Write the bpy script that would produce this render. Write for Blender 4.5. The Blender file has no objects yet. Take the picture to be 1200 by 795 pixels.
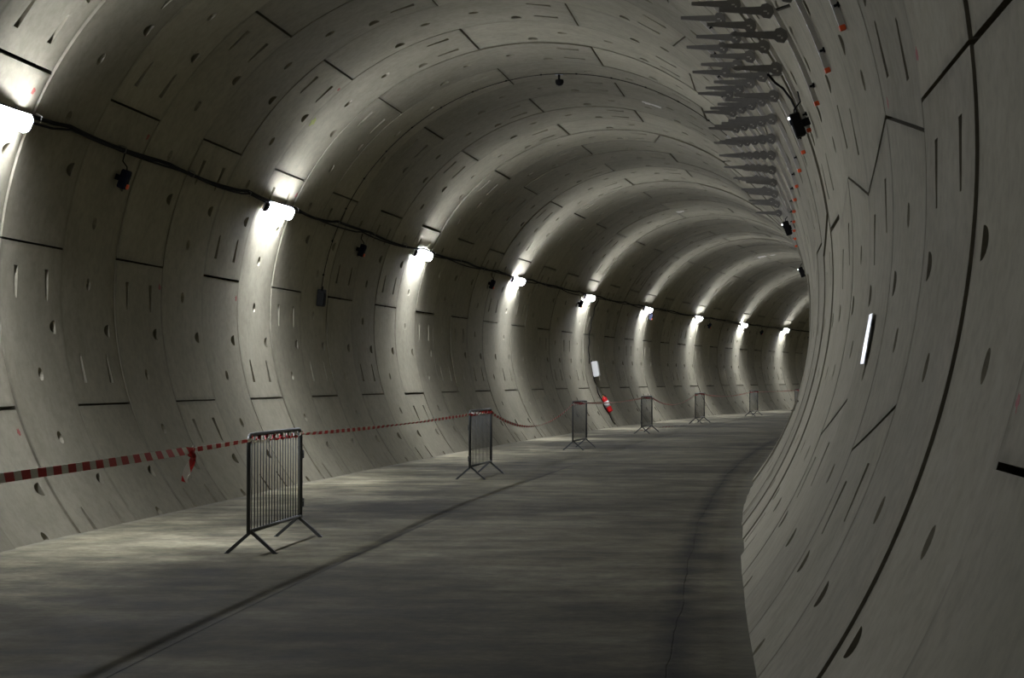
import bpy, math, random
import numpy as np
from mathutils import Vector, Matrix
from mathutils.geometry import delaunay_2d_cdt

# ------------------------------------------------------------------ the place, in metres
R, ZC = 4.27285, 2.6143            # bore radius, height of the bore axis above the floor
KAP = 0.00235                      # curvature of the alignment (to the right)
RC = 1.0 / KAP
L, S0 = 1.88628, 29.7233           # ring length, station where ring 0 begins
CAM_LAT, CAM_H = 2.93807, 1.5876
YAW, PITCH, FPX = 0.067404, 0.019911, 2361.43
K_FIRST, K_LAST = -19, 58

scene = bpy.context.scene
COL = scene.collection
# ------------------------------------------------------------------ camera, world, exposure
cam_data = bpy.data.cameras.new('camera')
cam_data.sensor_fit = 'HORIZONTAL'
cam_data.sensor_width = 36.0
cam_data.lens = FPX / 1200.0 * 36.0
cam_data.clip_end = 500
cam = bpy.data.objects.new('camera', cam_data)
cam.location = (CAM_LAT, 0, CAM_H)
cam.rotation_euler = (math.pi / 2 + PITCH, 0, YAW)
COL.objects.link(cam)
scene.camera = cam
world = bpy.data.worlds.new('world')
scene.world = world
world.use_nodes = True
world.node_tree.nodes['Background'].inputs[0].default_value = (0, 0, 0, 1)
world.node_tree.nodes['Background'].inputs[1].default_value = 0
scene.view_settings.view_transform = 'Standard'
scene.view_settings.look = 'None'
scene.view_settings.gamma = 1
scene.view_settings.use_curve_mapping = False
scene.view_settings.exposure = 1.08
LAMP_STRENGTH = 162.0           # glow of the diffuser
TUBE_WATTS, TUBE_SPREAD = 5.5, 90.0   # the reflector light up and down the wall from each lamp
scene.cycles.use_denoising = True
scene.cycles.max_bounces = 10
scene.cycles.diffuse_bounces = 8
scene.cycles.sample_clamp_indirect = 10

# ------------------------------------------------------------------ helpers
def station(k):
    return S0 + k * L
def pt(s, lat, z):
    return Vector((RC - (RC - lat) * math.cos(s * KAP), (RC - lat) * math.sin(s * KAP), z))
def wall_pt(k, deg, off=0.0):
    t = math.radians(deg)
    return pt(station(k), (R - off) * math.cos(t), ZC + (R - off) * math.sin(t))
def axes(s):
    h = s * KAP
    return Vector((math.sin(h), math.cos(h), 0)), Vector((math.cos(h), -math.sin(h), 0))
def wall_matrix(k, deg, off=0.0):
    """x along the tunnel, z out of the wall into the bore, y round the ring."""
    T, N = axes(station(k))
    t = math.radians(deg)
    zi = -(N * math.cos(t) + Vector((0, 0, 1)) * math.sin(t))
    y = zi.cross(T)
    m = Matrix.Identity(4)
    for i, v in enumerate((T, y, zi)):
        m[0][i], m[1][i], m[2][i] = v
    m.translation = wall_pt(k, deg, off)
    return m
def floor_matrix(s, lat, z=0.0):
    """x along the tunnel, y to its left, z up."""
    T, N = axes(s)
    m = Matrix.Identity(4)
    for i, v in enumerate((T, -N, Vector((0, 0, 1)))):
        m[0][i], m[1][i], m[2][i] = v
    m.translation = pt(s, lat, z)
    return m
def tag(o, label=None, cat=None, group=None, kind=None):
    if label: o['label'] = label
    if cat: o['category'] = cat
    if group: o['group'] = group
    if kind: o['kind'] = kind
    return o
def empty(name, mat=None):
    o = bpy.data.objects.new(name, None)
    o.empty_display_size = 0.1
    COL.objects.link(o)
    if mat is not None: o.matrix_world = mat
    return o
class MB:
    def __init__(s): s.v, s.f, s.sm = [], [], []
    def add(s, vs, fs, smooth=False):
        n = len(s.v)
        s.v += [tuple(v) for v in vs]
        s.f += [tuple(i + n for i in f) for f in fs]
        s.sm += [smooth] * len(fs)
        return s
    def box(s, c, d, bev=0.0):
        x, y, z = c; a, b, e = d[0] / 2, d[1] / 2, d[2] / 2
        if bev <= 0:
            vs = [(x + i * a, y + j * b, z + k * e) for i in (-1, 1) for j in (-1, 1) for k in (-1, 1)]
            return s.add(vs, [(0, 1, 3, 2), (4, 6, 7, 5), (0, 4, 5, 1), (2, 3, 7, 6), (0, 2, 6, 4), (1, 5, 7, 3)])
        prof = [(-a + bev, -b), (a - bev, -b), (a, -b + bev), (a, b - bev), (a - bev, b), (-a + bev, b), (-a, b - bev), (-a, -b + bev)]
        vs = []
        for zz, q in ((-e, 1 - bev / max(a, b)), (-e + bev, 1), (e - bev, 1), (e, 1 - bev / max(a, b))):
            vs += [(x + px * q, y + py * q, z + zz) for px, py in prof]
        fs = [tuple(range(7, -1, -1)), tuple(range(24, 32))]
        for r in range(3):
            for i in range(8):
                j = (i + 1) % 8
                fs.append((r * 8 + i, r * 8 + j, r * 8 + 8 + j, r * 8 + 8 + i))
        return s.add(vs, fs)
    def tube(s, pts, r, n=8, closed=False, caps=True):
        pts = [Vector(p) for p in pts]
        m = len(pts); rad = r if isinstance(r, (list, tuple)) else [r] * m
        up = None; vs = []
        for i, p in enumerate(pts):
            if closed: d = pts[(i + 1) % m] - pts[i - 1]
            else: d = pts[min(i + 1, m - 1)] - pts[max(i - 1, 0)]
            d.normalize()
            if up is None:
                up = Vector((0, 0, 1)) if abs(d.z) < .9 else Vector((1, 0, 0))
            a = d.cross(up)
            if a.length < 1e-6: a = d.cross(Vector((1, .3, .2)))
            a.normalize(); b = a.cross(d); up = b
            vs += [p + (a * math.cos(2 * math.pi * q / n) + b * math.sin(2 * math.pi * q / n)) * rad[i] for q in range(n)]
        fs = []
        for i in range(m if closed else m - 1):
            for q in range(n):
                i2 = (i + 1) % m
                fs.append((i * n + q, i2 * n + q, i2 * n + (q + 1) % n, i * n + (q + 1) % n))
        s.add(vs, fs, True)
        if caps and not closed:
            k = len(s.v) - len(vs)
            s.f += [tuple(k + q for q in range(n)), tuple(k + (m - 1) * n + q for q in range(n - 1, -1, -1))]
            s.sm += [False, False]
        return s
    def lathe(s, prof, n=16, axis='z', at=(0, 0, 0)):
        vs = []
        for r, h in prof:
            for q in range(n):
                c, e = r * math.cos(2 * math.pi * q / n), r * math.sin(2 * math.pi * q / n)
                v = {'z': (c, e, h), 'x': (h, c, e), 'y': (e, h, c)}[axis]
                vs.append((v[0] + at[0], v[1] + at[1], v[2] + at[2]))
        m = len(prof); fs = []
        for i in range(m - 1):
            for q in range(n):
                fs.append((i * n + q, i * n + (q + 1) % n, (i + 1) * n + (q + 1) % n, (i + 1) * n + q))
        s.add(vs, fs, True)
        k = len(s.v) - len(vs)
        s.f += [tuple(k + q for q in range(n - 1, -1, -1)), tuple(k + (m - 1) * n + q for q in range(n))]
        s.sm += [False, False]
        return s
    def prism(s, prof, x0, x1):
        """(y, z) outline swept along x"""
        n = len(prof)
        vs = [(x0, y, z) for y, z in prof] + [(x1, y, z) for y, z in prof]
        fs = [tuple(range(n - 1, -1, -1)), tuple(range(n, 2 * n))]
        fs += [(i, (i + 1) % n, n + (i + 1) % n, n + i) for i in range(n)]
        return s.add(vs, fs)
    def mesh(s, name, mat):
        me = bpy.data.meshes.new(name)
        me.from_pydata(s.v, [], s.f)
        me.polygons.foreach_set('use_smooth', s.sm)
        me.materials.append(mat)
        me.update()
        return me
    def build(s, name, mat, parent=None):
        return link(name, s.mesh(name, mat), parent)
def link(name, me, parent=None):
    o = bpy.data.objects.new(name, me)
    COL.objects.link(o)
    if parent is not None: o.parent = parent
    return o

# ------------------------------------------------------------------ materials
def mat_new(name):
    m = bpy.data.materials.new(name); m.use_nodes = True
    nt = m.node_tree; b = nt.nodes['Principled BSDF']
    return m, nt, b
def plain(name, col, rough=.5, metal=0.0, bump=0.0, var=0.12, scale=30):
    m, nt, b = mat_new(name)
    tc = nt.nodes.new('ShaderNodeTexCoord')
    no = nt.nodes.new('ShaderNodeTexNoise'); no.inputs['Scale'].default_value = scale; no.inputs['Detail'].default_value = 5
    nt.links.new(tc.outputs['Object'], no.inputs['Vector'])
    mix = nt.nodes.new('ShaderNodeMix'); mix.data_type = 'RGBA'
    mix.inputs[6].default_value = (*[c * (1 - var) for c in col], 1)
    mix.inputs[7].default_value = (*[min(1, c * (1 + var)) for c in col], 1)
    nt.links.new(no.outputs['Fac'], mix.inputs[0])
    nt.links.new(mix.outputs[2], b.inputs['Base Color'])
    b.inputs['Roughness'].default_value = rough
    b.inputs['Metallic'].default_value = metal
    if max(col) < .03: b.inputs['Specular IOR Level'].default_value = .12
    if bump:
        bp = nt.nodes.new('ShaderNodeBump'); bp.inputs['Strength'].default_value = bump; bp.inputs['Distance'].default_value = .01
        nt.links.new(no.outputs['Fac'], bp.inputs['Height']); nt.links.new(bp.outputs[0], b.inputs['Normal'])
    return m
def N(nt, t, **kw):
    n = nt.nodes.new(t)
    for k, v in kw.items(): setattr(n, k, v)
    return n
def math_node(nt, op, a, b=None, clamp=False):
    n = N(nt, 'ShaderNodeMath', operation=op, use_clamp=clamp)
    for i, x in enumerate((a, b)):
        if x is None: continue
        if isinstance(x, (int, float)): n.inputs[i].default_value = x
        else: nt.links.new(x, n.inputs[i])
    return n.outputs[0]
def ramp(nt, fac, stops):
    r = N(nt, 'ShaderNodeValToRGB')
    el = r.color_ramp.elements
    while len(el) < len(stops): el.new(.5)
    for e, (p, c) in zip(el, stops): e.position = p; e.color = (*c, 1) if len(c) == 3 else c
    nt.links.new(fac, r.inputs[0])
    return r.outputs[0]
def mix(nt, mode, fac, a, b):
    n = N(nt, 'ShaderNodeMix', data_type='RGBA', blend_type=mode)
    for i, x in ((0, fac), (6, a), (7, b)):
        if isinstance(x, (int, float)): n.inputs[i].default_value = x
        elif isinstance(x, tuple): n.inputs[i].default_value = (*x, 1)
        else: nt.links.new(x, n.inputs[i])
    return n.outputs[2]
def noise(nt, vec, scale, detail=4, rough=.55):
    n = N(nt, 'ShaderNodeTexNoise')
    n.inputs['Scale'].default_value = scale; n.inputs['Detail'].default_value = detail; n.inputs['Roughness'].default_value = rough
    nt.links.new(vec, n.inputs['Vector'])
    return n.outputs['Fac']

def concrete_lining():
    m, nt, b = mat_new('lining_concrete')
    uv = N(nt, 'ShaderNodeUVMap'); uv.uv_map = 'UVMap'
    oi = N(nt, 'ShaderNodeObjectInfo')
    comb = N(nt, 'ShaderNodeCombineXYZ')
    nt.links.new(math_node(nt, 'MULTIPLY', oi.outputs['Random'], 57.0), comb.inputs[2])
    add = N(nt, 'ShaderNodeVectorMath', operation='ADD')
    nt.links.new(uv.outputs[0], add.inputs[0]); nt.links.new(comb.outputs[0], add.inputs[1])
    vec = add.outputs[0]
    big = noise(nt, vec, .9, 5, .6)
    fine = noise(nt, vec, 9, 6, .65)
    st = N(nt, 'ShaderNodeMapping'); st.inputs['Scale'].default_value = (2.2, .7, 1)
    nt.links.new(vec, st.inputs[0])
    streak = noise(nt, st.outputs[0], 1.6, 5, .6)
    col = ramp(nt, big, [(.25, (.222, .206, .149)), (.5, (.25, .232, .170)), (.75, (.278, .258, .192))])
    col = mix(nt, 'MULTIPLY', .2, col, ramp(nt, streak, [(.28, (.62, .59, .53)), (.5, (1, 1, 1)), (.78, (1.1, 1.1, 1.1))]))
    col = mix(nt, 'MULTIPLY', .5, col, ramp(nt, fine, [(.3, (.72, .71, .69)), (.6, (1.08, 1.08, 1.08))]))
    tint = math_node(nt, 'ADD', math_node(nt, 'MULTIPLY', oi.outputs['Random'], .26), .87)
    sc = N(nt, 'ShaderNodeVectorMath', operation='SCALE')
    nt.links.new(col, sc.inputs[0]); nt.links.new(tint, sc.inputs['Scale'])
    col = sc.outputs[0]
    # brown seepage near the segment edges, of its own irregular shape
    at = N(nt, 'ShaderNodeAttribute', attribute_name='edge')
    ed = math_node(nt, 'SUBTRACT', 1.0, math_node(nt, 'MULTIPLY', at.outputs['Fac'], 5.0), True)
    seep = math_node(nt, 'MULTIPLY', ed, ramp(nt, noise(nt, vec, 2.2, 5, .7), [(.5, (0, 0, 0)), (.72, (1, 1, 1))]))
    col = mix(nt, 'MIX', math_node(nt, 'MULTIPLY', seep, .5), col, (.17, .15, .105))
    edge_band = math_node(nt, 'SUBTRACT', 1.0, math_node(nt, 'MULTIPLY', at.outputs['Fac'], 14.0), True)  # narrow darker band close to the segment edges, broken up by noise
    edge_band = math_node(nt, 'MULTIPLY', edge_band, ramp(nt, noise(nt, vec, 1.1, 4, .6), [(.4, (.15, .15, .15)), (.62, (1, 1, 1))]))
    col = mix(nt, 'MIX', math_node(nt, 'MULTIPLY', edge_band, .55), col, (.085, .078, .058))
    nt.links.new(col, b.inputs['Base Color'])
    rr = ramp(nt, noise(nt, vec, 1.4, 4), [(.35, (.85, .85, .85)), (.7, (.95, .95, .95))])
    nt.links.new(rr, b.inputs['Roughness'])
    b.inputs['Specular IOR Level'].default_value = .06
    bp = N(nt, 'ShaderNodeBump'); bp.inputs['Strength'].default_value = .25; bp.inputs['Distance'].default_value = .006
    nt.links.new(fine, bp.inputs['Height']); nt.links.new(bp.outputs[0], b.inputs['Normal'])
    return m
def concrete_floor():
    m, nt, b = mat_new('floor_concrete')
    uv = N(nt, 'ShaderNodeUVMap'); uv.uv_map = 'UVMap'
    vec = uv.outputs[0]
    sep = N(nt, 'ShaderNodeSeparateXYZ'); nt.links.new(vec, sep.inputs[0])
    lat, s = sep.outputs[0], sep.outputs[1]
    big = noise(nt, vec, .35, 6, .65)
    mid = noise(nt, vec, 1.8, 6, .65)
    fine = noise(nt, vec, 14, 6, .7)
    mp = N(nt, 'ShaderNodeMapping'); mp.inputs['Scale'].default_value = (.25, 2.2, 1); nt.links.new(vec, mp.inputs[0])
    cross = noise(nt, mp.outputs[0], 1.0, 6, .65)
    col = ramp(nt, big, [(.34, (.068, .062, .040)), (.5, (.142, .130, .086)), (.66, (.225, .207, .142))])
    dust = math_node(nt, 'ADD', math_node(nt, 'MULTIPLY', math_node(nt, 'ADD', lat, 1.55), -.6), math_node(nt, 'MULTIPLY', math_node(nt, 'SUBTRACT', big, .5), 2.2))
    dust = math_node(nt, 'ADD', dust, .35, True)
    col = mix(nt, 'MIX', dust, mix(nt, 'MULTIPLY', 1.0, col, (.72, .72, .7)), mix(nt, 'MULTIPLY', 1.0, col, (1.75, 1.75, 1.75)))
    col = mix(nt, 'MULTIPLY', .85, col, ramp(nt, mid, [(.34, (.5, .5, .5)), (.6, (1.15, 1.15, 1.15))]))
    col = mix(nt, 'MULTIPLY', .5, col, ramp(nt, cross, [(.35, (.55, .55, .55)), (.55, (1.12, 1.12, 1.12))]))
    col = mix(nt, 'MULTIPLY', .5, col, ramp(nt, fine, [(.32, (.55, .55, .55)), (.62, (1.15, 1.15, 1.15))]))
    wob = math_node(nt, 'MULTIPLY', math_node(nt, 'SUBTRACT', noise(nt, vec, .8, 5, .7), .5), .35)
    def line(pos, w, dens, wamp):
        d = math_node(nt, 'ABSOLUTE', math_node(nt, 'ADD', math_node(nt, 'SUBTRACT', lat, pos), math_node(nt, 'MULTIPLY', wob, wamp)))
        f = math_node(nt, 'SUBTRACT', 1.0, math_node(nt, 'DIVIDE', d, w), True)
        return math_node(nt, 'MULTIPLY', f, dens)
    mp2 = N(nt, 'ShaderNodeMapping'); mp2.inputs['Scale'].default_value = (0, .22, 1); nt.links.new(vec, mp2.inputs[0])
    patch = ramp(nt, noise(nt, mp2.outputs[0], 1.0, 2), [(.38, (.35, .35, .35)), (.6, (1, 1, 1))])
    col = mix(nt, 'MIX', math_node(nt, 'MULTIPLY', line(-.065, .035, .8, .03), patch), col, (.045, .043, .037))
    col = mix(nt, 'MIX', math_node(nt, 'MULTIPLY', line(2.92, .17, 1.0, .45), ramp(nt, mid, [(.35, (1, 1, 1)), (.62, (.35, .35, .35))])), col, (.018, .017, .013))
    edge = math_node(nt, 'MULTIPLY', math_node(nt, 'SUBTRACT', math_node(nt, 'ABSOLUTE', lat), 3.2), 4.0, True)
    col = mix(nt, 'MIX', math_node(nt, 'MULTIPLY', edge, .45), col, (.22, .21, .17))
    nt.links.new(col, b.inputs['Base Color'])
    nt.links.new(ramp(nt, mid, [(.3, (.8, .8, .8)), (.7, (.95, .95, .95))]), b.inputs['Roughness'])
    b.inputs['Specular IOR Level'].default_value = .08
    bp = N(nt, 'ShaderNodeBump'); bp.inputs['Strength'].default_value = .35; bp.inputs['Distance'].default_value = .012
    nt.links.new(fine, bp.inputs['Height']); nt.links.new(bp.outputs[0], b.inputs['Normal'])
    return m
def emission(name, col, st):
    m, nt, b = mat_new(name)
    b.inputs['Base Color'].default_value = (.9, .9, .9, 1)
    b.inputs['Emission Color'].default_value = (*col, 1)
    b.inputs['Emission Strength'].default_value = st
    return m
def tape_mat():
    m, nt, b = mat_new('striped_tape')
    uv = N(nt, 'ShaderNodeUVMap'); uv.uv_map = 'UVMap'
    sep = N(nt, 'ShaderNodeSeparateXYZ'); nt.links.new(uv.outputs[0], sep.inputs[0])
    ph = math_node(nt, 'FRACT', math_node(nt, 'ADD', math_node(nt, 'DIVIDE', sep.outputs[0], .30), math_node(nt, 'MULTIPLY', sep.outputs[1], .22)))
    col = mix(nt, 'MIX', math_node(nt, 'LESS_THAN', ph, .55), (.66, .62, .54), (.50, .022, .022))
    nt.links.new(col, b.inputs['Base Color'])
    b.inputs['Roughness'].default_value = .45
    tr = N(nt, 'ShaderNodeBsdfTranslucent'); nt.links.new(col, tr.inputs[0])
    ms = N(nt, 'ShaderNodeMixShader'); ms.inputs[0].default_value = .3
    out = nt.nodes['Material Output']
    nt.links.new(b.outputs[0], ms.inputs[1]); nt.links.new(tr.outputs[0], ms.inputs[2]); nt.links.new(ms.outputs[0], out.inputs[0])
    return m
LAMP_COL = (.955, .995, 1.13)
M = dict(lining=concrete_lining(), floor=concrete_floor(), tape=tape_mat(),
         glow=emission('lamp_glow', LAMP_COL, LAMP_STRENGTH),
         dim_glow=emission('lamp_dim_glow', LAMP_COL, LAMP_STRENGTH * .42),
         red_mark=plain('red_spray', (.22, .045, .03), .8), green_mark=plain('green_spray', (.20, .22, .04), .8, var=.4),
         glint=plain('pale_glint', (.5, .46, .38), .6, var=.3),
         white_metal=plain('white_metal', (.62, .63, .62), .4),
         dark_metal=plain('dark_metal', (.026, .026, .024), .85, 0),
         barrier=plain('barrier_steel', (.06, .064, .062), .5, .4),
         bar=plain('barrier_bar', (.05, .055, .055), .6, .2),
         galv=plain('galvanised_steel', (.17, .163, .145), .5, .4),
         rail=plain('galvanised_rail', (.52, .50, .45), .35, .5),
         orange=plain('orange_plastic', (.75, .10, .02), .45),
         black=plain('black_rubber', (.007, .007, .007), .8),
         navy=plain('dark_blue_plastic', (.008, .010, .020), .8),
         grey=plain('grey_plastic', (.17, .17, .165), .5),
         pale=plain('pale_grey_plastic', (.6, .6, .56), .6),
         red=plain('red_paint', (.55, .012, .014), .3),
         label=plain('paper_label', (.7, .66, .64), .5),
         brass=plain('brass', (.5, .36, .12), .35, .8),
         gloss=plain('glossy_white', (.88, .88, .88), .28, var=.02),
         lens=emission('indicator_light', (.9, .95, 1), 3.0))

# ------------------------------------------------------------------ the lining: rings of concrete segments
KEY = {-13: 270, -12: 294, -11: 54, -10: 342, -9: 6, -8: 342, -7: 6, -6: 294, -5: 6, -4: 294, -3: 6, -2: 30, -1: 318, 0: 342, 1: 6, 2: 342, 3: 318, 4: 342, 5: 318, 6: 30, 7: 54, 9: 6}
EVEN, ODD = [342, 294, 30, 342, 294], [6, 318, 270, 6]
def key_of(k):
    if k in KEY: return KEY[k]
    return EVEN[(k // 2) % 5] if k % 2 == 0 else ODD[(k // 2) % 4]
def ring_segments(k):
    """[(lower near, lower far, upper near, upper far, slots at lower end, slots at upper end)] in degrees; the key is a wedge"""
    a = key_of(k); j = 2.1
    out = [(a + j, a - j, a + 24 - j, a + 24 + j, 0, 0)]
    for i in range(7):
        lo = a + 24 + 48 * i; hi = lo + 48
        out.append((lo - j if i == 0 else lo, lo + j if i == 0 else lo, hi + j if i == 6 else hi, hi - j if i == 6 else hi, int(i <= 3), int(i >= 3)))
    res = []
    for q in out:
        sh = -360 if min(q[:4]) >= 300 else 0
        res.append(tuple(x + sh for x in q[:4]) + q[4:])
    return res
GAPJ, GAPR, DEEP = .013, .006, .22
def seg_arrays(q):
    """verts, faces, loop normals, uv, edge distance, dab distance of one segment in ring space (x lateral, y along, z up)"""
    ln, lf, un, uf = [math.radians(x) * R for x in q[:4]]
    def lo(t): return ln + (lf - ln) * t
    def up(t): return un + (uf - un) * t
    H = L - 2 * GAPR
    def U(t): return -L / 2 + GAPR + H * t
    step = math.radians(1.6) * R
    outline = []
    n = max(4, int(round((un - ln) / step)))
    outline += [(U(0), up(0) - GAPJ - (up(0) - lo(0) - 2 * GAPJ) * i / n) for i in range(n)]
    outline += [(U(i / 6), lo(i / 6) + GAPJ) for i in range(6)]
    outline += [(U(1), lo(1) + GAPJ + (up(1) - lo(1) - 2 * GAPJ) * i / n) for i in range(n)]
    outline += [(U(1 - i / 6), up(1 - i / 6) - GAPJ) for i in range(6)]
    holes = []   # (outline pts, floor pts with depth)
    mid = (ln + lf + un + uf) / 4
    wide = (un - ln + uf - lf) / 2
    deg = math.radians(1) * R
    for t in (.25, .75):                                     # long bolt slots by the joints, deepest at the joint
        for e, sgn, on in ((lo(t), 1, q[4]), (up(t), -1, q[5])):
            if not on: continue
            a, bq = e + sgn * 3.5 * deg, e + sgn * 8.2 * deg
            u = U(t); w0, w1 = .062, .03
            o = [(u - w0, a), (u + w0, a), (u + w1, bq), (u - w1, bq)]
            f = [(u - w0, a, .15), (u + w0, a, .15), (u + w1, bq, .004), (u - w1, bq, .004)]
            holes.append((o, f))
    j = math.ceil(((min(ln, lf) / deg) - 18) / 24)
    while (18 + 24 * j) * deg < max(un, uf):                 # half-moon pockets by the far ring joint
        v = (18 + 24 * j) * deg
        if lo(.85) + .12 < v < up(.85) - .12:
            u1 = -L / 2 + .872 * L; o = []
            for i in range(11):
                a = -math.pi / 2 + math.pi * i / 10
                o.append((u1 - .19 * math.cos(a), v + .078 * math.sin(a)))
            f = [(x, y,   .02 + .14 * (1 - (u1 - x) / .19)) for x, y in o]
            holes.append((o, f))
        j += 1
    for sgn in (-1, 1):                                      # round sockets
        v = mid + sgn * 4.85 * deg
        o = [(.075 * math.cos(2 * math.pi * i / 14), v + .075 * math.sin(2 * math.pi * i / 14)) for i in range(14)]
        f = [(.05 * math.cos(2 * math.pi * i / 14), v + .05 * math.sin(2 * math.pi * i / 14), .055) for i in range(14)]
        holes.append((o, f))
    def inside(p, poly):
        c = False; m = len(poly)
        for i in range(m):
            x1, y1 = poly[i]; x2, y2 = poly[i - 1]
            if (y1 > p[1]) != (y2 > p[1]) and p[0] < (x2 - x1) * (p[1] - y1) / (y2 - y1) + x1: c = not c
        return c
    pts = list(outline); edges = [(i, (i + 1) % len(outline)) for i in range(len(outline))]
    for o, f in holes:
        b = len(pts); pts += o; edges += [(b + i, b + (i + 1) % len(o)) for i in range(len(o))]
    boxes = [(min(x for x, y in o) - .025, max(x for x, y in o) + .025, min(y for x, y in o) - .025, max(y for x, y in o) + .025) for o, f in holes]
    for c in range(1, 9):
        t = c / 9
        a, b = lo(t) + GAPJ, up(t) - GAPJ
        m = max(3, int(round((b - a) / step)))
        for i in range(1, m):
            p = (U(t), a + (b - a) * i / m)
            if not any(x0 < p[0] < x1 and y0 < p[1] < y1 for x0, x1, y0, y1 in boxes): pts.append(p)
    vo, eo, fo, _, _, _ = delaunay_2d_cdt([Vector(p) for p in pts], edges, [], 0, 1e-5)
    V, F, NR = [], [], []
    def P3(u, v, d=0.0):
        th = v / R; r = R + d
        x = r * math.cos(th)
        return (x, u * (1 - KAP * x), ZC + r * math.sin(th))
    UVc = []
    for p in vo: V.append(P3(p[0], p[1])); UVc.append((p[0], p[1]))
    for f in fo:
        c = (sum(vo[i][0] for i in f) / 3, sum(vo[i][1] for i in f) / 3)
        if not inside(c, outline) or any(inside(c, o) for o, _ in holes): continue
        a, b2, c2 = [Vector(V[i]) for i in f]
        nrm = (b2 - a).cross(c2 - a)
        th = c[1] / R
        if nrm.dot(Vector((-math.cos(th), 0, -math.sin(th)))) < 0: f = f[::-1]
        F.append(tuple(f)); NR.append([(-math.cos(UVc[i][1] / R), 0, -math.sin(UVc[i][1] / R)) for i in f])
    def flat(idx, toward=None):
        vs = [Vector(V[i]) for i in idx]
        nrm = Vector((0, 0, 0))
        for i in range(len(vs)): nrm += vs[i].cross(vs[(i + 1) % len(vs)])
        if nrm.length < 1e-12: return
        nrm.normalize()
        if toward is not None and nrm.dot(toward) < 0: idx = idx[::-1]; nrm = -nrm
        F.append(tuple(idx)); NR.append([tuple(nrm)] * len(idx))
    for o, f in holes:
        m = len(o)
        cu, cv = sum(x for x, y in o) / m, sum(y for x, y in o) / m
        cen = Vector(P3(cu, cv, .02))
        b = len(V)
        for x, y in o: V.append(P3(x, y)); UVc.append((x, y))
        for x, y, d in f: V.append(P3(x, y, d)); UVc.append((x, y))
        for i in range(m):
            i2 = (i + 1) % m
            w = (Vector(V[b + i]) + Vector(V[b + i2])) / 2
            flat([b + i, b + i2, b + m + i2, b + m + i], cen - w)
        flat([b + m + i for i in range(m)], Vector((-math.cos(cv / R), 0, -math.sin(cv / R))))
    b = len(V); m = len(outline)
    cen = Vector(P3(0, mid))
    for x, y in outline: V.append(P3(x, y)); UVc.append((x, y))
    for x, y in outline: V.append(P3(x, y, DEEP)); UVc.append((x, y))
    for i in range(m):
        i2 = (i + 1) % m
        w = (Vector(V[b + i]) + Vector(V[b + i2])) / 2
        flat([b + i, b + i2, b + m + i2, b + m + i], w - cen)
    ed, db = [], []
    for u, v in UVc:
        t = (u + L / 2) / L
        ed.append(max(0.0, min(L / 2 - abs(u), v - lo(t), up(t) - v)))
        db.append(math.hypot(u - .44 * L, v - (up(.94) - .24)))
    return V, F, NR, UVc, ed, db
def seg_mesh(name, V, F, NR, UVc, ed, db):
    me = bpy.data.meshes.new(name)
    me.from_pydata(V, [], F)
    uvl = me.uv_layers.new(name='UVMap')
    li = np.empty(len(me.loops), dtype=np.int32); me.loops.foreach_get('vertex_index', li)
    uvl.data.foreach_set('uv', np.asarray(UVc, dtype=np.float32)[li].ravel())
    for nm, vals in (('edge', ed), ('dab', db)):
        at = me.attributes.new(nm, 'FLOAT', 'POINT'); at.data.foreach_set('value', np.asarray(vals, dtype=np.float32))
    me.polygons.foreach_set('use_smooth', [True] * len(F))
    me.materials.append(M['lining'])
    me.update()
    me.normals_split_custom_set([n for f in NR for n in f])
    return me
CACHE = {}
def seg_data(q):
    k = tuple(round(x, 3) for x in q)
    if k not in CACHE: CACHE[k] = [seg_arrays(q), None]
    return CACHE[k]
RING_OFF = {-13: .002, -12: .0035, -11: -.004, -10: -.002, -9: -.005, -8: -.002}
SEG_OFF = {}
def seg_matrix(k, q, rnd):
    s = station(k + .5)
    T, Nn = axes(s)
    m = Matrix.Identity(4)
    for i, v in enumerate((Nn, T, Vector((0, 0, 1)))): m[0][i], m[1][i], m[2][i] = v
    th = math.radians(sum(q[:4]) / 4); off = (RING_OFF[k] + rnd.uniform(-.002, .002) if k in RING_OFF else rnd.uniform(-.010, .010)) + (.012 if k % 6 == 0 else 0)
    SEG_OFF.setdefault(k, []).append((min(q[:4]), max(q[:4]), th, off))
    m.translation = pt(s, 0, 0) + (Nn * math.cos(th) + Vector((0, 0, 1)) * math.sin(th)) * off
    return m
def shows(k, q):
    """how large a segment shows from the camera (sample points seen, weighted by their size in the picture)"""
    tot = 0.0
    C = Vector((CAM_LAT, 0, CAM_H))
    fw = Vector((-math.sin(YAW) * math.cos(PITCH), math.cos(YAW) * math.cos(PITCH), math.sin(PITCH)))
    rt = Vector((math.cos(YAW), math.sin(YAW), 0)); up = rt.cross(fw)
    lo, hi = min(q[:4]), max(q[:4])
    tt = np.linspace(.02, .97, 24)
    for a in np.linspace(.04, .96, 7):
        for b in (.1, .5, .9):
            deg = lo + (hi - lo) * a
            P = wall_pt(k + b, deg)
            if P.z < 0: continue
            d = P - C; y = d.dot(fw)
            if y < .5: continue
            X, Y = FPX * d.dot(rt) / y, FPX * d.dot(up) / y
            if abs(X) > 605 or abs(Y) > 403: continue
            xs = C.x + d.x * tt; ys = C.y + d.y * tt; zs = C.z + d.z * tt
            lat = RC - np.hypot(xs - RC, ys)
            if (lat ** 2 + (zs - ZC) ** 2 > R * R).any(): continue
            th = math.radians(deg); T, Nn = axes(station(k + b))
            nn = -(Nn * math.cos(th) + Vector((0, 0, 1)) * math.sin(th))
            tot += max(0.0, -d.dot(nn)) / d.length ** 3
    return tot * (hi - lo)
rnd = random.Random(4)
lining = empty('wall_lining')
tag(lining, 'pale grey precast concrete segments lining the whole curved tunnel', kind='structure')
allseg = []
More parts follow.
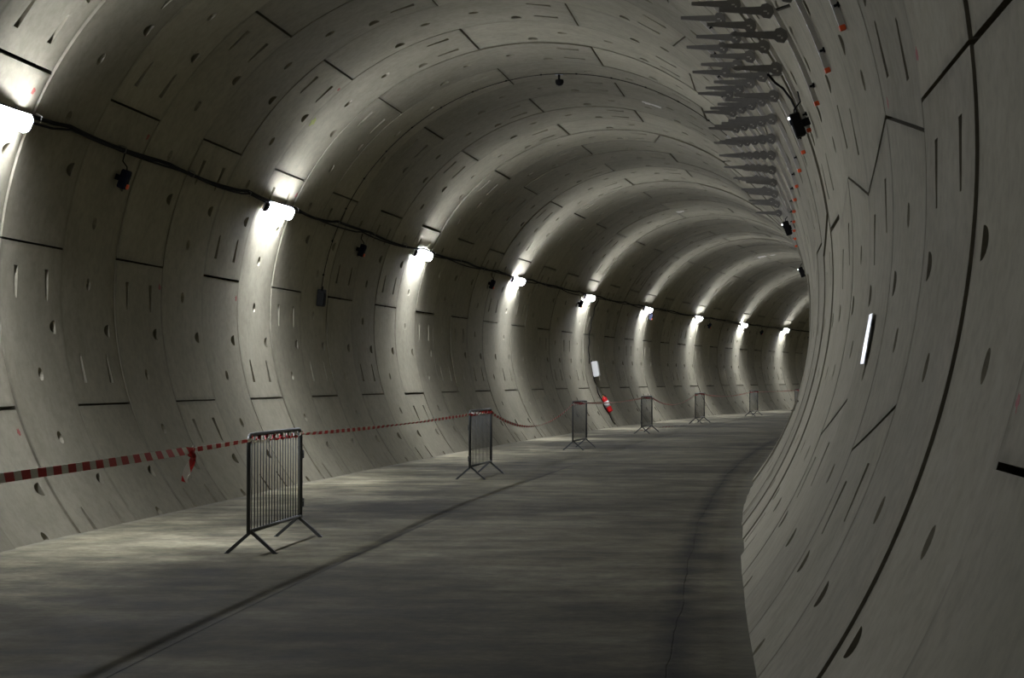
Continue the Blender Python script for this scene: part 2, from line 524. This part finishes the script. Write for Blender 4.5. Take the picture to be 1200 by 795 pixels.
for k in range(K_FIRST, K_LAST + 1):
    for q in ring_segments(k):
        lo_, hi_ = min(q[:4]), max(q[:4])
        if lo_ > 219 and hi_ < 321: continue
        allseg.append((shows(k, q), k, q, seg_matrix(k, q, rnd)))
allseg.sort(key=lambda e: -e[0])
singles = [e for e in allseg[:300] if e[0] > 0]
rest = allseg[len(singles):]
for sz, k, q, m in singles:
    c = seg_data(q)
    if c[1] is None: c[1] = seg_mesh('lining_segment', *c[0])
    o = link('lining_segment', c[1], lining)
    o.matrix_world = m
AV, AF, AN, AU, AE, AD = [], [], [], [], [], []
for sz, k, q, m in rest:
    V, F, NR, UVc, ed, db = seg_data(q)[0]
    b = len(AV); r3 = m.to_3x3()
    mm = np.array(m)
    va = np.asarray(V) @ mm[:3, :3].T + mm[:3, 3]
    AV += [tuple(v) for v in va]
    AF += [tuple(i + b for i in f) for f in F]
    fl = np.asarray([n for f in NR for n in f]) @ mm[:3, :3].T
    AN.append(fl); ou = (k % 7) * 9.3 
    AU += [(u + ou, v) for u, v in UVc]; AE += ed; AD += db
if AV:
    me = seg_mesh('lining_segments_beyond', AV, AF, [list(map(tuple, a)) for a in AN], AU, AE, AD)
    tag(link('lining_segments_beyond', me, lining), kind='stuff')

MARKS_RED = [(-5.12, 153.22), (-3.06, 153.27), (-2.03, 177.57), (-0.04, 177.48), (-0.04, 129.34), (0.97, 153.62), (-10.05, 9.1), (-9.12, 8.87), (-12.01, 344.95), (-5.08, 201.49)]
MARK_GREEN = (0.11, 137.91)
GLINTS = [(4.01, 72.59, 0.25, 0.12), (4.06, 70.24, 0.2, 0.14), (17.72, 100.01, 0.3, 0.14), (29.96, 103.02, 0.5, 0.2), (30.04, 97.38, 0.35, 0.14)]
# paint marks, and wet highlights painted as pale patches, on the lining: thin irregular coats, each lying on one segment
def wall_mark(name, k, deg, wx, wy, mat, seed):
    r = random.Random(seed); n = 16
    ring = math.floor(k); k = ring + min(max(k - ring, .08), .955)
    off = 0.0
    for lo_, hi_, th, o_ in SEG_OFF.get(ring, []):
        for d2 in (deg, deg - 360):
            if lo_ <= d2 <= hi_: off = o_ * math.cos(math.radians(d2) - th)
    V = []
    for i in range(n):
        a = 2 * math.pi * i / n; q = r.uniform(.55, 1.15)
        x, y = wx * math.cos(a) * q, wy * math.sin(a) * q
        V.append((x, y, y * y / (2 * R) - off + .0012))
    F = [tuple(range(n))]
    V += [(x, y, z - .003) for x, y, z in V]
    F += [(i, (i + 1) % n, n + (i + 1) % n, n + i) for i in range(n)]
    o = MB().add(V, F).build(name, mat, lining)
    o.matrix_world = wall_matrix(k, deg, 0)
for i, (k, d) in enumerate(MARKS_RED): wall_mark('paint_mark', k, d, .05, .045, M['red_mark'], i)
wall_mark('paint_mark', *MARK_GREEN, .13, .08, M['green_mark'], 50)
for i, (k, d, wx, wy) in enumerate(GLINTS): wall_mark('painted_glint', k, d, wx, wy, M['glint'], 60 + i)

# ------------------------------------------------------------------ floor: three cast strips with open joints between them
floor = empty('floor')
tag(floor, 'worn grey concrete tunnel floor cast in three long strips', kind='structure')
SA, SB = station(K_FIRST), station(K_LAST + 1)
def wave(s, seed, amp):
    r = random.Random(seed); v = 0
    for f in (.09, .21, .5, 1.1, 2.3): v += math.sin(s * f * r.uniform(.8, 1.25) * 2 * math.pi + r.uniform(0, 6)) * amp / (1 + 2 * f)
    return v
def slab(l0, l1, e0, e1):
    n = 9; S = np.arange(SA, SB + .3, .3)
    V, F, UV = [], [], []
    for s in S:
        a, b = l0 + e0(s), l1 + e1(s)
        lats = [a, a + .003] + [a + (b - a) * i / 6 for i in range(1, 6)] + [b - .003, b]
        for l, z in zip(lats, [-.002] + [0] * 7 + [-.002]): V.append(pt(s, l, z)); UV.append((l, s))
        for l in (a, b): V.append(pt(s, l, -.25)); UV.append((l, s))
    w = n + 2
    for i in range(len(S) - 1):
        a, b = i * w, (i + 1) * w
        for j in range(n - 1): F.append((a + j, a + j + 1, b + j + 1, b + j))
        F.append((a + n, a, b, b + n)); F.append((a + n - 1, a + n + 1, b + n + 1, b + n - 1))
        F.append((a + n + 1, a + n, b + n, b + n + 1))
    me = bpy.data.meshes.new('floor_slab'); me.from_pydata(V, [], F)
    uvl = me.uv_layers.new(name='UVMap')
    li = np.empty(len(me.loops), dtype=np.int32); me.loops.foreach_get('vertex_index', li)
    uvl.data.foreach_set('uv', np.asarray(UV, dtype=np.float32)[li].ravel())
    me.materials.append(M['floor']); me.update()
    return link('floor_slab', me, floor)
Z = lambda s: 0.0
W1 = lambda s: 0.0
W2 = lambda s: wave(s, 8, .016)
slab(-3.46, -.0665, Z, W1); slab(-.0635, 2.918, W1, W2); slab(2.9195, 3.46, W2, Z)

# ------------------------------------------------------------------ strip lamps on the left wall, one every sixth ring
ORD = ['first', 'second', 'third', 'fourth', 'fifth', 'sixth', 'seventh', 'eighth', 'ninth', 'tenth', 'eleventh', 'twelfth', 'thirteenth', 'fourteenth', 'fifteenth', 'sixteenth']
LAMP_MESH = {}
def lamp_meshes():
    X0, X1 = -.80, .76
    h = MB().box(((X0 + X1) / 2, 0, -.034), (X1 - X0, .15, .022))
    LAMP_MESH['housing'] = h.mesh('housing', M['white_metal'])
    prof = [(-.096, -.022), (-.098, -.018), (-.086, .006), (-.066, .026), (-.038, .036), (.038, .036), (.066, .026), (.086, .006), (.098, -.018), (.096, -.022)]
    d = MB().prism(prof, X0 + .125, X1 - .03)
    LAMP_MESH['diffuser'] = d.mesh('diffuser', M['glow']); LAMP_MESH['dim_diffuser'] = d.mesh('diffuser', M['dim_glow'])
    big = [(y * 1.08, z * 1.08) for y, z in prof]
    LAMP_MESH['ballast_box'] = MB().prism([(y * .9, z * .9) for y, z in prof], X0, X0 + .12).mesh('ballast_box', M['dark_metal'])
    LAMP_MESH['end_cap'] = MB().prism(big, X1 - .028, X1).mesh('end_cap', M['white_metal'])
    LAMP_MESH['bracket'] = MB().box((0, 0, -.057), (.05, .1, .026)).box((0, .09, -.069), (.05, .08, .006)).mesh('bracket', M['galv'])
lamp_meshes()
def lamp(k, label, power=1.0):
    t = empty('strip_lamp', wall_matrix(k + .5, 157.7, .075))
    tag(t, label, 'lamp', 'strip lamps along the left wall')
    for n in ('housing', 'diffuser' if power == 1 else 'dim_diffuser', 'ballast_box', 'end_cap'): link(n.replace('dim_', ''), LAMP_MESH[n], t)
    for x in (-.45, .45):
        b = link('bracket', LAMP_MESH['bracket'], t); b.location.x = x
    for sgn in (-1, 1):
        ld = bpy.data.lights.new('tube_light', 'AREA')
        ld.shape = 'RECTANGLE'; ld.size = 1.36; ld.size_y = .06
        ld.energy = TUBE_WATTS * power; ld.color = LAMP_COL; ld.spread = math.radians(TUBE_SPREAD)
        lo = bpy.data.objects.new('tube_light', ld); COL.objects.link(lo); lo.parent = t
        tilt = math.radians(14)
        d = Vector((0, sgn * math.cos(tilt), math.sin(tilt)))           # the way it shines
        zax = -d; xax = Vector((1, 0, 0)); yax = zax.cross(xax)
        lm = Matrix.Identity(4)
        for i, v in enumerate((xax, yax, zax)): lm[0][i], lm[1][i], lm[2][i] = v
        lm.translation = Vector((.045, sgn * .108, .006))
        lo.matrix_local = lm
    return t
for i, k in enumerate(range(-12, 55, 6)):
    if k == -12: lab = 'unseen strip lamp added on the left wall, dimmer than the rest'  # unseen lamp, added at reduced power to light the near right wall
    elif k == -6: lab = 'white strip lamp cut off by the left edge of the photo'
    elif k <= 42: lab = 'lit white strip lamp, %s whole one from the left' % ORD[k // 6]
    else: lab = ['white strip lamp hidden round the bend past the ninth', 'white strip lamp farthest round the hidden bend'][(k - 48) // 6]
    lamp(k, lab, .42 if k == -12 else 1.0)

# ------------------------------------------------------------------ cables
def sag_cable(ph, base, off, seed, r, hooks):
    rr = random.Random(seed); pts = []
    k = K_FIRST + .5; per = 2.0
    while k < K_LAST:
        sg = rr.uniform(.15, .75); per = rr.choice([1.5, 2.0, 2.0, 2.5])
        for i in range(8):
            u = i / 8
            dv = sg * 4 * u * (1 - u)
            pts.append(wall_pt(k + per * u, base + dv + ph * math.sin(k * 1.7), off + .012 * math.sin(k + u * 6)))
        k += per
    return MB().tube(pts, r, 6)
for nm, args, lab in (('thick', (.12, 156.1, .05, 1, .023, 0), 'thick black cable running along the left wall above the lamps'),
                      ('thin', (.25, 156.6, .085, 2, .014, 0), 'thinner black cable looping below the thick one above the lamps')):
    t = empty('power_cable')
    sag_cable(*args).build('cable', M['black'], t)
    if nm == 'thick':
        hm = MB().box((0, .0, .02), (.03, .05, .04)).tube([(0, .03, .03), (0, .03, .1), (0, -.03, .105), (0, -.045, .08)], .006, 6).mesh('hook', M['galv'])
        for k in np.arange(-6.5, 46, 1.5):
            h = link('hook', hm, t); h.matrix_world = wall_matrix(float(k), 156.4, 0.0)
    tag(t, lab, 'cable')

# thin cable that crosses the crown in ring 2 with its clips
cc = empty('crown_cable', wall_matrix(2.67, 90, 0))
inv = cc.matrix_world.inverted()
degs = np.arange(24, 176, 1.5)
MB().tube([inv @ wall_pt(2.67, d, .02) for d in degs], .006, 6).build('cable', M['black'], cc)
for d in np.arange(28, 172, 8.3):
    c = MB().box((0, 0, .016), (.03, .035, .026), .005).build('clip', M['black'], cc)
    c.matrix_local = inv @ wall_matrix(2.67, float(d), 0)
tag(cc, 'thin black cable clipped across the tunnel crown', 'cable')

# small dome camera under the crown cable
dc = empty('dome_camera', wall_matrix(2.72, 90.3, 0))
MB().box((0, 0, .01), (.14, .14, .02), .004).build('base_plate', M['grey'], dc)
MB().tube([(0, 0, .02), (.0, .0, .09), (.06, 0, .11)], .02, 8).build('stem', M['black'], dc)
MB().lathe([(.03, .09), (.07, .10), (.075, .14), (.06, .18), (.03, .20), (.005, .205)], 14, 'z', (.06, 0, 0)).build('dome', M['black'], dc)
tag(dc, 'small black dome hanging under the tunnel crown by the thin cable', 'camera')

# grey control box on the left wall at the lower end of that cable
cb = empty('control_box', wall_matrix(2.62, 174.6, 0))
MB().box((0, 0, .06), (.17, .30, .12), .012).build('body', M['dark_metal'], cb)
MB().box((0, -.02, .125), (.12, .2, .012), .004).build('cover', M['black'], cb)
MB().tube([(-.09, .17, .08), (-.12, .19, .09), (-.14, .16, .09), (-.11, .13, .09), (-.08, .15, .09), (-.1, .2, .09)], .012, 6).build('cable_coil', M['black'], cb)
tag(cb, 'grey control box with coiled cable on the left wall', 'box')

# dark blue boxes with an orange cap, every seventh ring, on both walls
def signal_box(k, deg, off, label, group, orange):
    t = empty('signal_box', wall_matrix(k, deg, off))
    z0 = -off
    MB().box((0, 0, z0 / 2 + .01), (.05, .07, off + .02)).build('bracket', M['black'], t)
    up = 1 if deg > 90 else -1
    MB().box((0, 0, .05), (.12, .23, .1), .012).build('body', M['navy'] if orange else M['black'], t)
    MB().box((0, up * .05, .104), (.07, .07, .012), .003).build('cover', M['navy'], t)
    if orange: MB().box((.03, -up * .075, .105), (.06, .06, .03), .008).build('orange_cap', M['orange'], t)
    else: MB().lathe([(.012, 0), (.014, .012), (.006, .02)], 10, 'z', (-.03, -.08, .1)).build('indicator', M['lens'], t)
    MB().tube([(0, up * .1, .05), (.01, up * .15, .03), (0, up * .2, z0 + .02), (0, up * .3, z0 + .014)], .008, 6).build('lead', M['black'], t)
    return tag(t, label, 'box', group)
sb = [(-3.35, 'dark blue box with orange cap below the cables, nearest on left wall'), (3.7, 'dark box with orange cap between the first and second whole lamps'),
      (10.8, 'dark box with orange cap just left of the third whole lamp'), (17.85, 'dark box with orange cap tucked under the fourth whole lamp'),
      (25, 'tiny dark box on left wall past the fifth whole lamp'), (32.1, 'tiny dark box on left wall past the sixth whole lamp'), (39.2, 'tiny dark box on left wall past the seventh whole lamp'),
      (46.3, 'tiny dark box on left wall past the ninth whole lamp')]
for k, lab in sb: signal_box(k, 161, .06, lab, 'orange capped boxes on the left wall', True)
for k, lab in ((-5.5, 'black box with tiny light by the rail ends, nearest on right wall'), (1.55, 'black box covering the far rail ends on the right wall'), (8.7, 'small black box against the right wall silhouette, farthest')):
    signal_box(k, 19.4, .07, lab, 'black boxes on the right wall', False)

# ------------------------------------------------------------------ cable support rails with arms, upper right
TH0, TH1 = 18.6, 47.0
ARMS = [27.2, 30.5, 33.8, 37.2, 40.7]
def rail_thing(k, label):
    root = empty('cable_support', wall_matrix(k, 30, 0))
    inv = root.matrix_world.inverted()
    # U-channel that follows the ring: open side to the bore
    prof = [(-.017, .012), (.017, .012), (.017, .052), (.008, .052), (.008, .047), (.013, .047), (.013, .016), (-.013, .016), (-.013, .047), (-.008, .047), (-.008, .052), (-.017, .052)]
    T, Nn = axes(station(k)); V, F = [], []
    ds = np.linspace(TH0, TH1, 24); n = len(prof)
    for d in ds:
        mw = inv @ wall_matrix(k, float(d), 0)
        V += [mw @ Vector((x, 0, z)) for x, z in prof]
    for i in range(len(ds) - 1):
        for j in range(n): F.append((i * n + j, i * n + (j + 1) % n, (i + 1) * n + (j + 1) % n, (i + 1) * n + j))
    F += [tuple(range(n)), tuple(range((len(ds) - 1) * n + n - 1, (len(ds) - 1) * n - 1, -1))]
    MB().add(V, F).build('rail', M['rail'], root)
    c = MB().box((0, 0, .032), (.038, .04, .044), .005).build('end_cap', M['orange'], root)
    c.matrix_local = inv @ wall_matrix(k, TH0 - .25, 0)
    for d in (TH0 + 1.8, TH1 - 2.5):
        c = MB().box((-.035, 0, .008), (.05, .035, .016)).box((-.04, 0, .028), (.02, .016, .03)).build('wall_bolt', M['black'], root)
        c.matrix_local = inv @ wall_matrix(k, d, 0)
    for d in ARMS:
        a = arm_part(root, inv @ arm_matrix(k, d))
    return tag(root, label, 'cable support', 'cable supports on the upper right wall')
def arm_matrix(k, d):
    """x along the tunnel, y level towards the middle of the bore, z up"""
    T, Nn = axes(station(k))
    m = Matrix.Identity(4)
    for i, v in enumerate((T, -Nn, Vector((0, 0, 1)))): m[0][i], m[1][i], m[2][i] = v
    m.translation = wall_pt(k, d, .056)
    return m
ARM_ME = {}
def arm_part(root, mat):
    if not ARM_ME:
        Y1 = .44
        m = MB()
        # tapering trough: two cheeks and a top web
        for x in (-.022, .022):
            a, t = [(x - .002), (x + .002)], None
            vs = [(xx, y, z) for xx in a for y, z in ((.05, .032), (Y1, .026), (Y1, .002), (.05, -.036))]
            m.add(vs, [(0, 1, 2, 3), (7, 6, 5, 4), (0, 4, 5, 1), (1, 5, 6, 2), (2, 6, 7, 3), (3, 7, 4, 0)])
        m.add([(-.024, .05, .034), (.024, .05, .034), (.024, Y1, .028), (-.024, Y1, .028), (-.024, .05, .029), (.024, .05, .029), (.024, Y1, .023), (-.024, Y1, .023)],
              [(0, 1, 2, 3), (7, 6, 5, 4), (0, 4, 5, 1), (1, 5, 6, 2), (2, 6, 7, 3), (3, 7, 4, 0)])
        ARM_ME['arm'] = m.mesh('arm', M['galv'])
        # base plates: hexagonal cheeks on each side of the rail
        pm = MB()
        for x in (-.032, .032):
            out = [(-.03, -.02), (.0, -.065), (.06, -.055), (.095, -.02), (.075, .05), (.03, .062), (-.02, .03)]
            n = len(out)
            vs = [(x - .003, y, z) for y, z in out] + [(x + .003, y, z) for y, z in out]
            pm.add(vs, [tuple(range(n)), tuple(range(2 * n - 1, n - 1, -1))] + [(i, n + i, n + (i + 1) % n, (i + 1) % n) for i in range(n)])
        pm.box((0, .03, -.01), (.06, .012, .05))
        ARM_ME['plate'] = pm.mesh('base_plate', M['galv'])
        bm = MB().box((-.037, .045, -.01), (.006, .03, .012)).box((-.037, .02, -.03), (.008, .016, .016))
        ARM_ME['bolt'] = bm.mesh('bolt', M['rail'])
    a = link('arm', ARM_ME['arm'], root); a.matrix_local = mat
    p = link('base_plate', ARM_ME['plate'], a)
    link('bolt', ARM_ME['bolt'], a)
    return a
rails = [-9.5 + i for i in range(14)]
for i, k in enumerate(rails):
    if i == 0: lab = 'curved steel rail with five bracket arms, mostly above the frame'
    else: lab = 'curved steel rail with five bracket arms, %s from the top of the photo' % ORD[i - 1] if i < 13 else 'curved steel rail with five bracket arms, farthest of the row'
    rail_thing(k + .03, lab)
# black lead that hangs from the arms to the first black box
hl = MB().tube([wall_pt(-5.35, 27.6, .16), wall_pt(-5.1, 27.0, .1), wall_pt(-5.05, 26, .05), wall_pt(-5.1, 24, .03), wall_pt(-5.2, 22, .04), wall_pt(-5.4, 20.8, .1)], .012, 8).build('hanging_lead', M['black'])
tag(hl, 'black lead hanging from a bracket arm to the nearest right-hand box', 'cable')

# ------------------------------------------------------------------ glossy white plate on the right wall
wp = empty('wall_plate', wall_matrix(-8.5, 349.7, 0))
MB().box((0, 0, .03), (.30, .34, .006), .002).build('plate', M['gloss'], wp)
for y in (-.11, .11): MB().box((0, y, .013), (.04, .04, .028)).build('spacer', M['grey'], wp)
tag(wp, 'bright white reflective plate on the right wall', 'sign')

# ------------------------------------------------------------------ white box, its cable and the fire extinguisher
db = empty('distribution_box', wall_matrix(19.7, 189.6, 0))
MB().box((0, 0, .11), (.26, .52, .18), .015).build('body', M['pale'], db)
MB().box((0, 0, .21), (.22, .46, .025), .008).build('door', M['pale'], db)
for y in (-.14, .04, .16): MB().lathe([(.045, 0), (.045, .05), (.03, .06)], 12, 'x', (.13, y, .12)).build('socket', M['orange'] if y > 0 else M['grey'], db)
MB().box((0, 0, .01), (.3, .6, .02)).build('back_board', M['black'], db)
tag(db, 'pale grey box with sockets on the left wall above the red extinguisher', 'electrical box')
cl = MB().tube([wall_pt(19.45, d, .03 + .02 * math.sin(d)) for d in np.arange(157, 188, 1.5)], .016, 6).build('supply_cable', M['black'])
tag(cl, 'black cable dropping from the lamps to the pale grey box', 'cable')
c2 = MB().tube([wall_pt(19.62 + .05 * math.sin(d * .9), d, .03) for d in np.arange(192.5, 217, 1.2)], .016, 6).build('supply_cable', M['black'])
tag(c2, 'black cable dropping from the pale grey box to the floor', 'cable')
fe = empty('fire_extinguisher', wall_matrix(19.72, 206.6, 0))
MB().lathe([(.06, -.29), (.085, -.27), (.09, -.24), (.09, .17), (.08, .22), (.04, .255), (.03, .27)], 18, 'y', (0, -.0, .11)).build('cylinder', M['red'], fe)
fb = MB().lathe([(.0915, -.1), (.0915, .1)], 18, 'y', (0, 0, .11)).build('label_band', M['label'], fe)
MB().lathe([(.03, .265), (.032, .31), (.015, .33)], 10, 'y', (0, 0, .11)).build('valve', M['brass'], fe)
MB().box((.05, .33, .12), (.15, .018, .03)).box((.05, .36, .13), (.15, .012, .03)).build('lever', M['black'], fe)
MB().tube([(.02, .3, .13), (.1, .3, .16), (.13, .2, .17), (.12, .05, .17), (.115, -.08, .16)], .013, 8).build('hose', M['black'], fe)
MB().box((0, 0, .01), (.12, .5, .02)).build('bracket', M['black'], fe)
tag(fe, 'red fire extinguisher with a white label hung on the left wall', 'fire extinguisher')
# ------------------------------------------------------------------ crowd barriers
BAR_ME = {}
BL, BZ0, BZ1 = 1.09, .205, 1.10
def barrier_meshes():
    rt = .019; rc = .1
    def arc(cx, cz, a0, a1): return [(cx + rc * math.cos(math.radians(a)), 0, cz + rc * math.sin(math.radians(a))) for a in np.linspace(a0, a1, 7)]
    z1 = BZ1 - rt
    path = [(-BL, 0, BZ0 - .02)] + arc(-BL + rc, z1 - rc, 180, 90) + arc(BL - rc, z1 - rc, 90, 0) + [(BL, 0, BZ0 - .02)]
    BAR_ME['frame'] = MB().tube(path, rt, 10).mesh('frame', M['barrier'])
    BAR_ME['bottom_rail'] = MB().tube([(-BL, 0, BZ0), (BL, 0, BZ0)], rt * .9, 10).mesh('bottom_rail', M['barrier'])
    BAR_ME['bar'] = MB().tube([(0, 0, BZ0), (0, 0, z1)], .0046, 6).mesh('bar', M['bar'])
    f = MB()
    for sgn in (-1, 1):
        a, b = Vector((0, .0, BZ0 - .005)), Vector((0, sgn * .225, .004))
        w = .018; d = (b - a).normalized(); nrm = Vector((0, -d.z, d.y)) * .014
        vs = [p + Vector((x, 0, 0)) + q for p in (a, b) for x in (-w, w) for q in (-nrm, nrm)]
        f.add(vs, [(0, 1, 3, 2), (4, 6, 7, 5), (0, 4, 5, 1), (2, 3, 7, 6), (0, 2, 6, 4), (1, 5, 7, 3)])
        f.box((0, sgn * .225, .005), (.045, .04, .01))
    BAR_ME['foot'] = f.mesh('foot', M['barrier'])
    BAR_ME['hook'] = MB().box((.05, 0, 0), (.1, .014, .035)).box((.1, 0, -.025), (.016, .018, .085)).mesh('hook', M['barrier'])
barrier_meshes()
def barrier(s, lat, label, flip, yaw=0.0):
    m = floor_matrix(s, lat, 0) @ Matrix.Rotation(math.radians(yaw), 4, 'Z')
    if flip: m = m @ Matrix.Rotation(math.pi, 4, 'Z')
    t = empty('crowd_barrier', m)
    link('frame', BAR_ME['frame'], t); link('bottom_rail', BAR_ME['bottom_rail'], t)
    for i in range(18):
        b = link('bar', BAR_ME['bar'], t); b.location.x = -BL + 2 * BL * (i + 1) / 19
    for x in (-.99, .99):
        f = link('foot', BAR_ME['foot'], t); f.location.x = x
    for z in (.36, .85):
        h = link('hook', BAR_ME['hook'], t); h.location = (BL + .015, 0, z)
    return tag(t, label, 'barrier', 'crowd barriers in a line down the tunnel')
BARR = [(5.4, -1.05, 'steel crowd barrier outside the left edge of the photo', False),
        (19.1, -1.05, 'nearest and largest grey steel crowd barrier in view', False),
        (32.75, -1.05, 'second grey crowd barrier from the left', True),
        (46.0, -1.11, 'third grey crowd barrier, left of the red extinguisher', False),
        (59.75, -1.3, 'fourth grey crowd barrier, right of the red extinguisher', True),
        (73.4, -1.53, 'fifth grey crowd barrier from the left', False),
        (88.0, -1.6, 'sixth grey crowd barrier, smallest seen whole', False),
        (101.9, -1.75, 'farthest crowd barrier half hidden by the right wall', False)]
for s, lat, lab, fl in BARR: barrier(s, lat, lab, fl)

# ------------------------------------------------------------------ red and white tape tied from barrier to barrier
def tape_mesh(name, path, width, twist):
    """path of points; twist(d) = roll of the band about its line, radians from upright"""
    V, F, UV = [], [], []; d = 0
    for i, p in enumerate(path):
        if i: d += (p - path[i - 1]).length
        t = (path[min(i + 1, len(path) - 1)] - path[max(i - 1, 0)]).normalized()
        side = t.cross(Vector((0, 0, 1))).normalized(); upv = side.cross(t)
        a = twist(d)
        w = (upv * math.cos(a) + side * math.sin(a)) * (width(d) if callable(width) else width) / 2
        nn = (side * math.cos(a) - upv * math.sin(a)) * .0006
        V += [p - w - nn, p + w - nn, p + w + nn, p - w + nn]
        UV += [(d, 0), (d, 1), (d, 1), (d, 0)]
    for i in range(len(path) - 1):
        a, b = i * 4, i * 4 + 4
        for j in range(4): F.append((a + j, a + (j + 1) % 4, b + (j + 1) % 4, b + j))
    me = bpy.data.meshes.new(name); me.from_pydata(V, [], F)
    uvl = me.uv_layers.new(name='UVMap')
    li = np.empty(len(me.loops), dtype=np.int32); me.loops.foreach_get('vertex_index', li)
    uvl.data.foreach_set('uv', np.asarray(UV, dtype=np.float32)[li].ravel())
    me.materials.append(M['tape']); me.update()
    return me
SAG = [.03, .03, .36, .05, .28, .12, .02]
path = []
for i, (s, lat, lab, fl) in enumerate(BARR):
    s0, s1 = s - BL, s + BL
    # wound below the top rail of the barrier
    for j in range(40):
        u = j / 40
        path.append(pt(s0 + (s1 - s0) * u, lat + .026 * math.cos(u * 46), 1.035 + .028 * math.sin(u * 46)))
    if i + 1 < len(BARR):
        t0, l2 = BARR[i + 1][0] - BL, BARR[i + 1][1]
        for j in range(60):
            u = j / 60
            path.append(pt(s1 + (t0 - s1) * u, lat + (l2 - lat) * u + .0, 1.03 - SAG[i] * 4 * u * (1 - u)))
tp = link('barrier_tape', tape_mesh('barrier_tape', path, lambda d: .062 if d < 12 else .042, lambda d: .25 * math.sin(d * .9) if d < 12 else .65 + .4 * math.sin(d * .9)))
tag(tp, 'red and white striped tape strung from barrier to barrier', 'tape')
# knot with two short tails on the near span
b0, b1 = BARR[0], BARR[1]
kn = empty('tape_knot'); kn.location = pt(16.05, -1.05, .985)
for j, (dx, dz, ln) in enumerate(((-.16, -.22, 1), (.02, -.2, 1), (.12, .05, .6))):
    pp = [Vector((0, 0, 0)) + Vector((.02 * math.sin(u * 5), dx * u, dz * u * (.4 + .6 * u))) for u in np.linspace(0, 1, 8)]
    link('tail', tape_mesh('tail', pp, .05, lambda d: 3 * d), kn)
MB().lathe([(.012, -.03), (.03, -.01), (.03, .015), (.012, .03)], 10, 'y').build('knot', M['tape'], kn)
tag(kn, 'knot with loose ends in the tape left of the nearest barrier', 'tape knot')
# a length of tape lying on the floor
pp = [pt(60.5 + 8 * u, -2.0 + .5 * u + .12 * math.sin(u * 9), .02 + .004 * math.sin(u * 20)) for u in np.linspace(0, 1, 40)]
ft = link('fallen_tape', tape_mesh('fallen_tape', pp, .07, lambda d: 1.35 + .12 * math.sin(d * 3)))
tag(ft, 'length of striped tape lying on the floor behind the fourth barrier', 'tape')
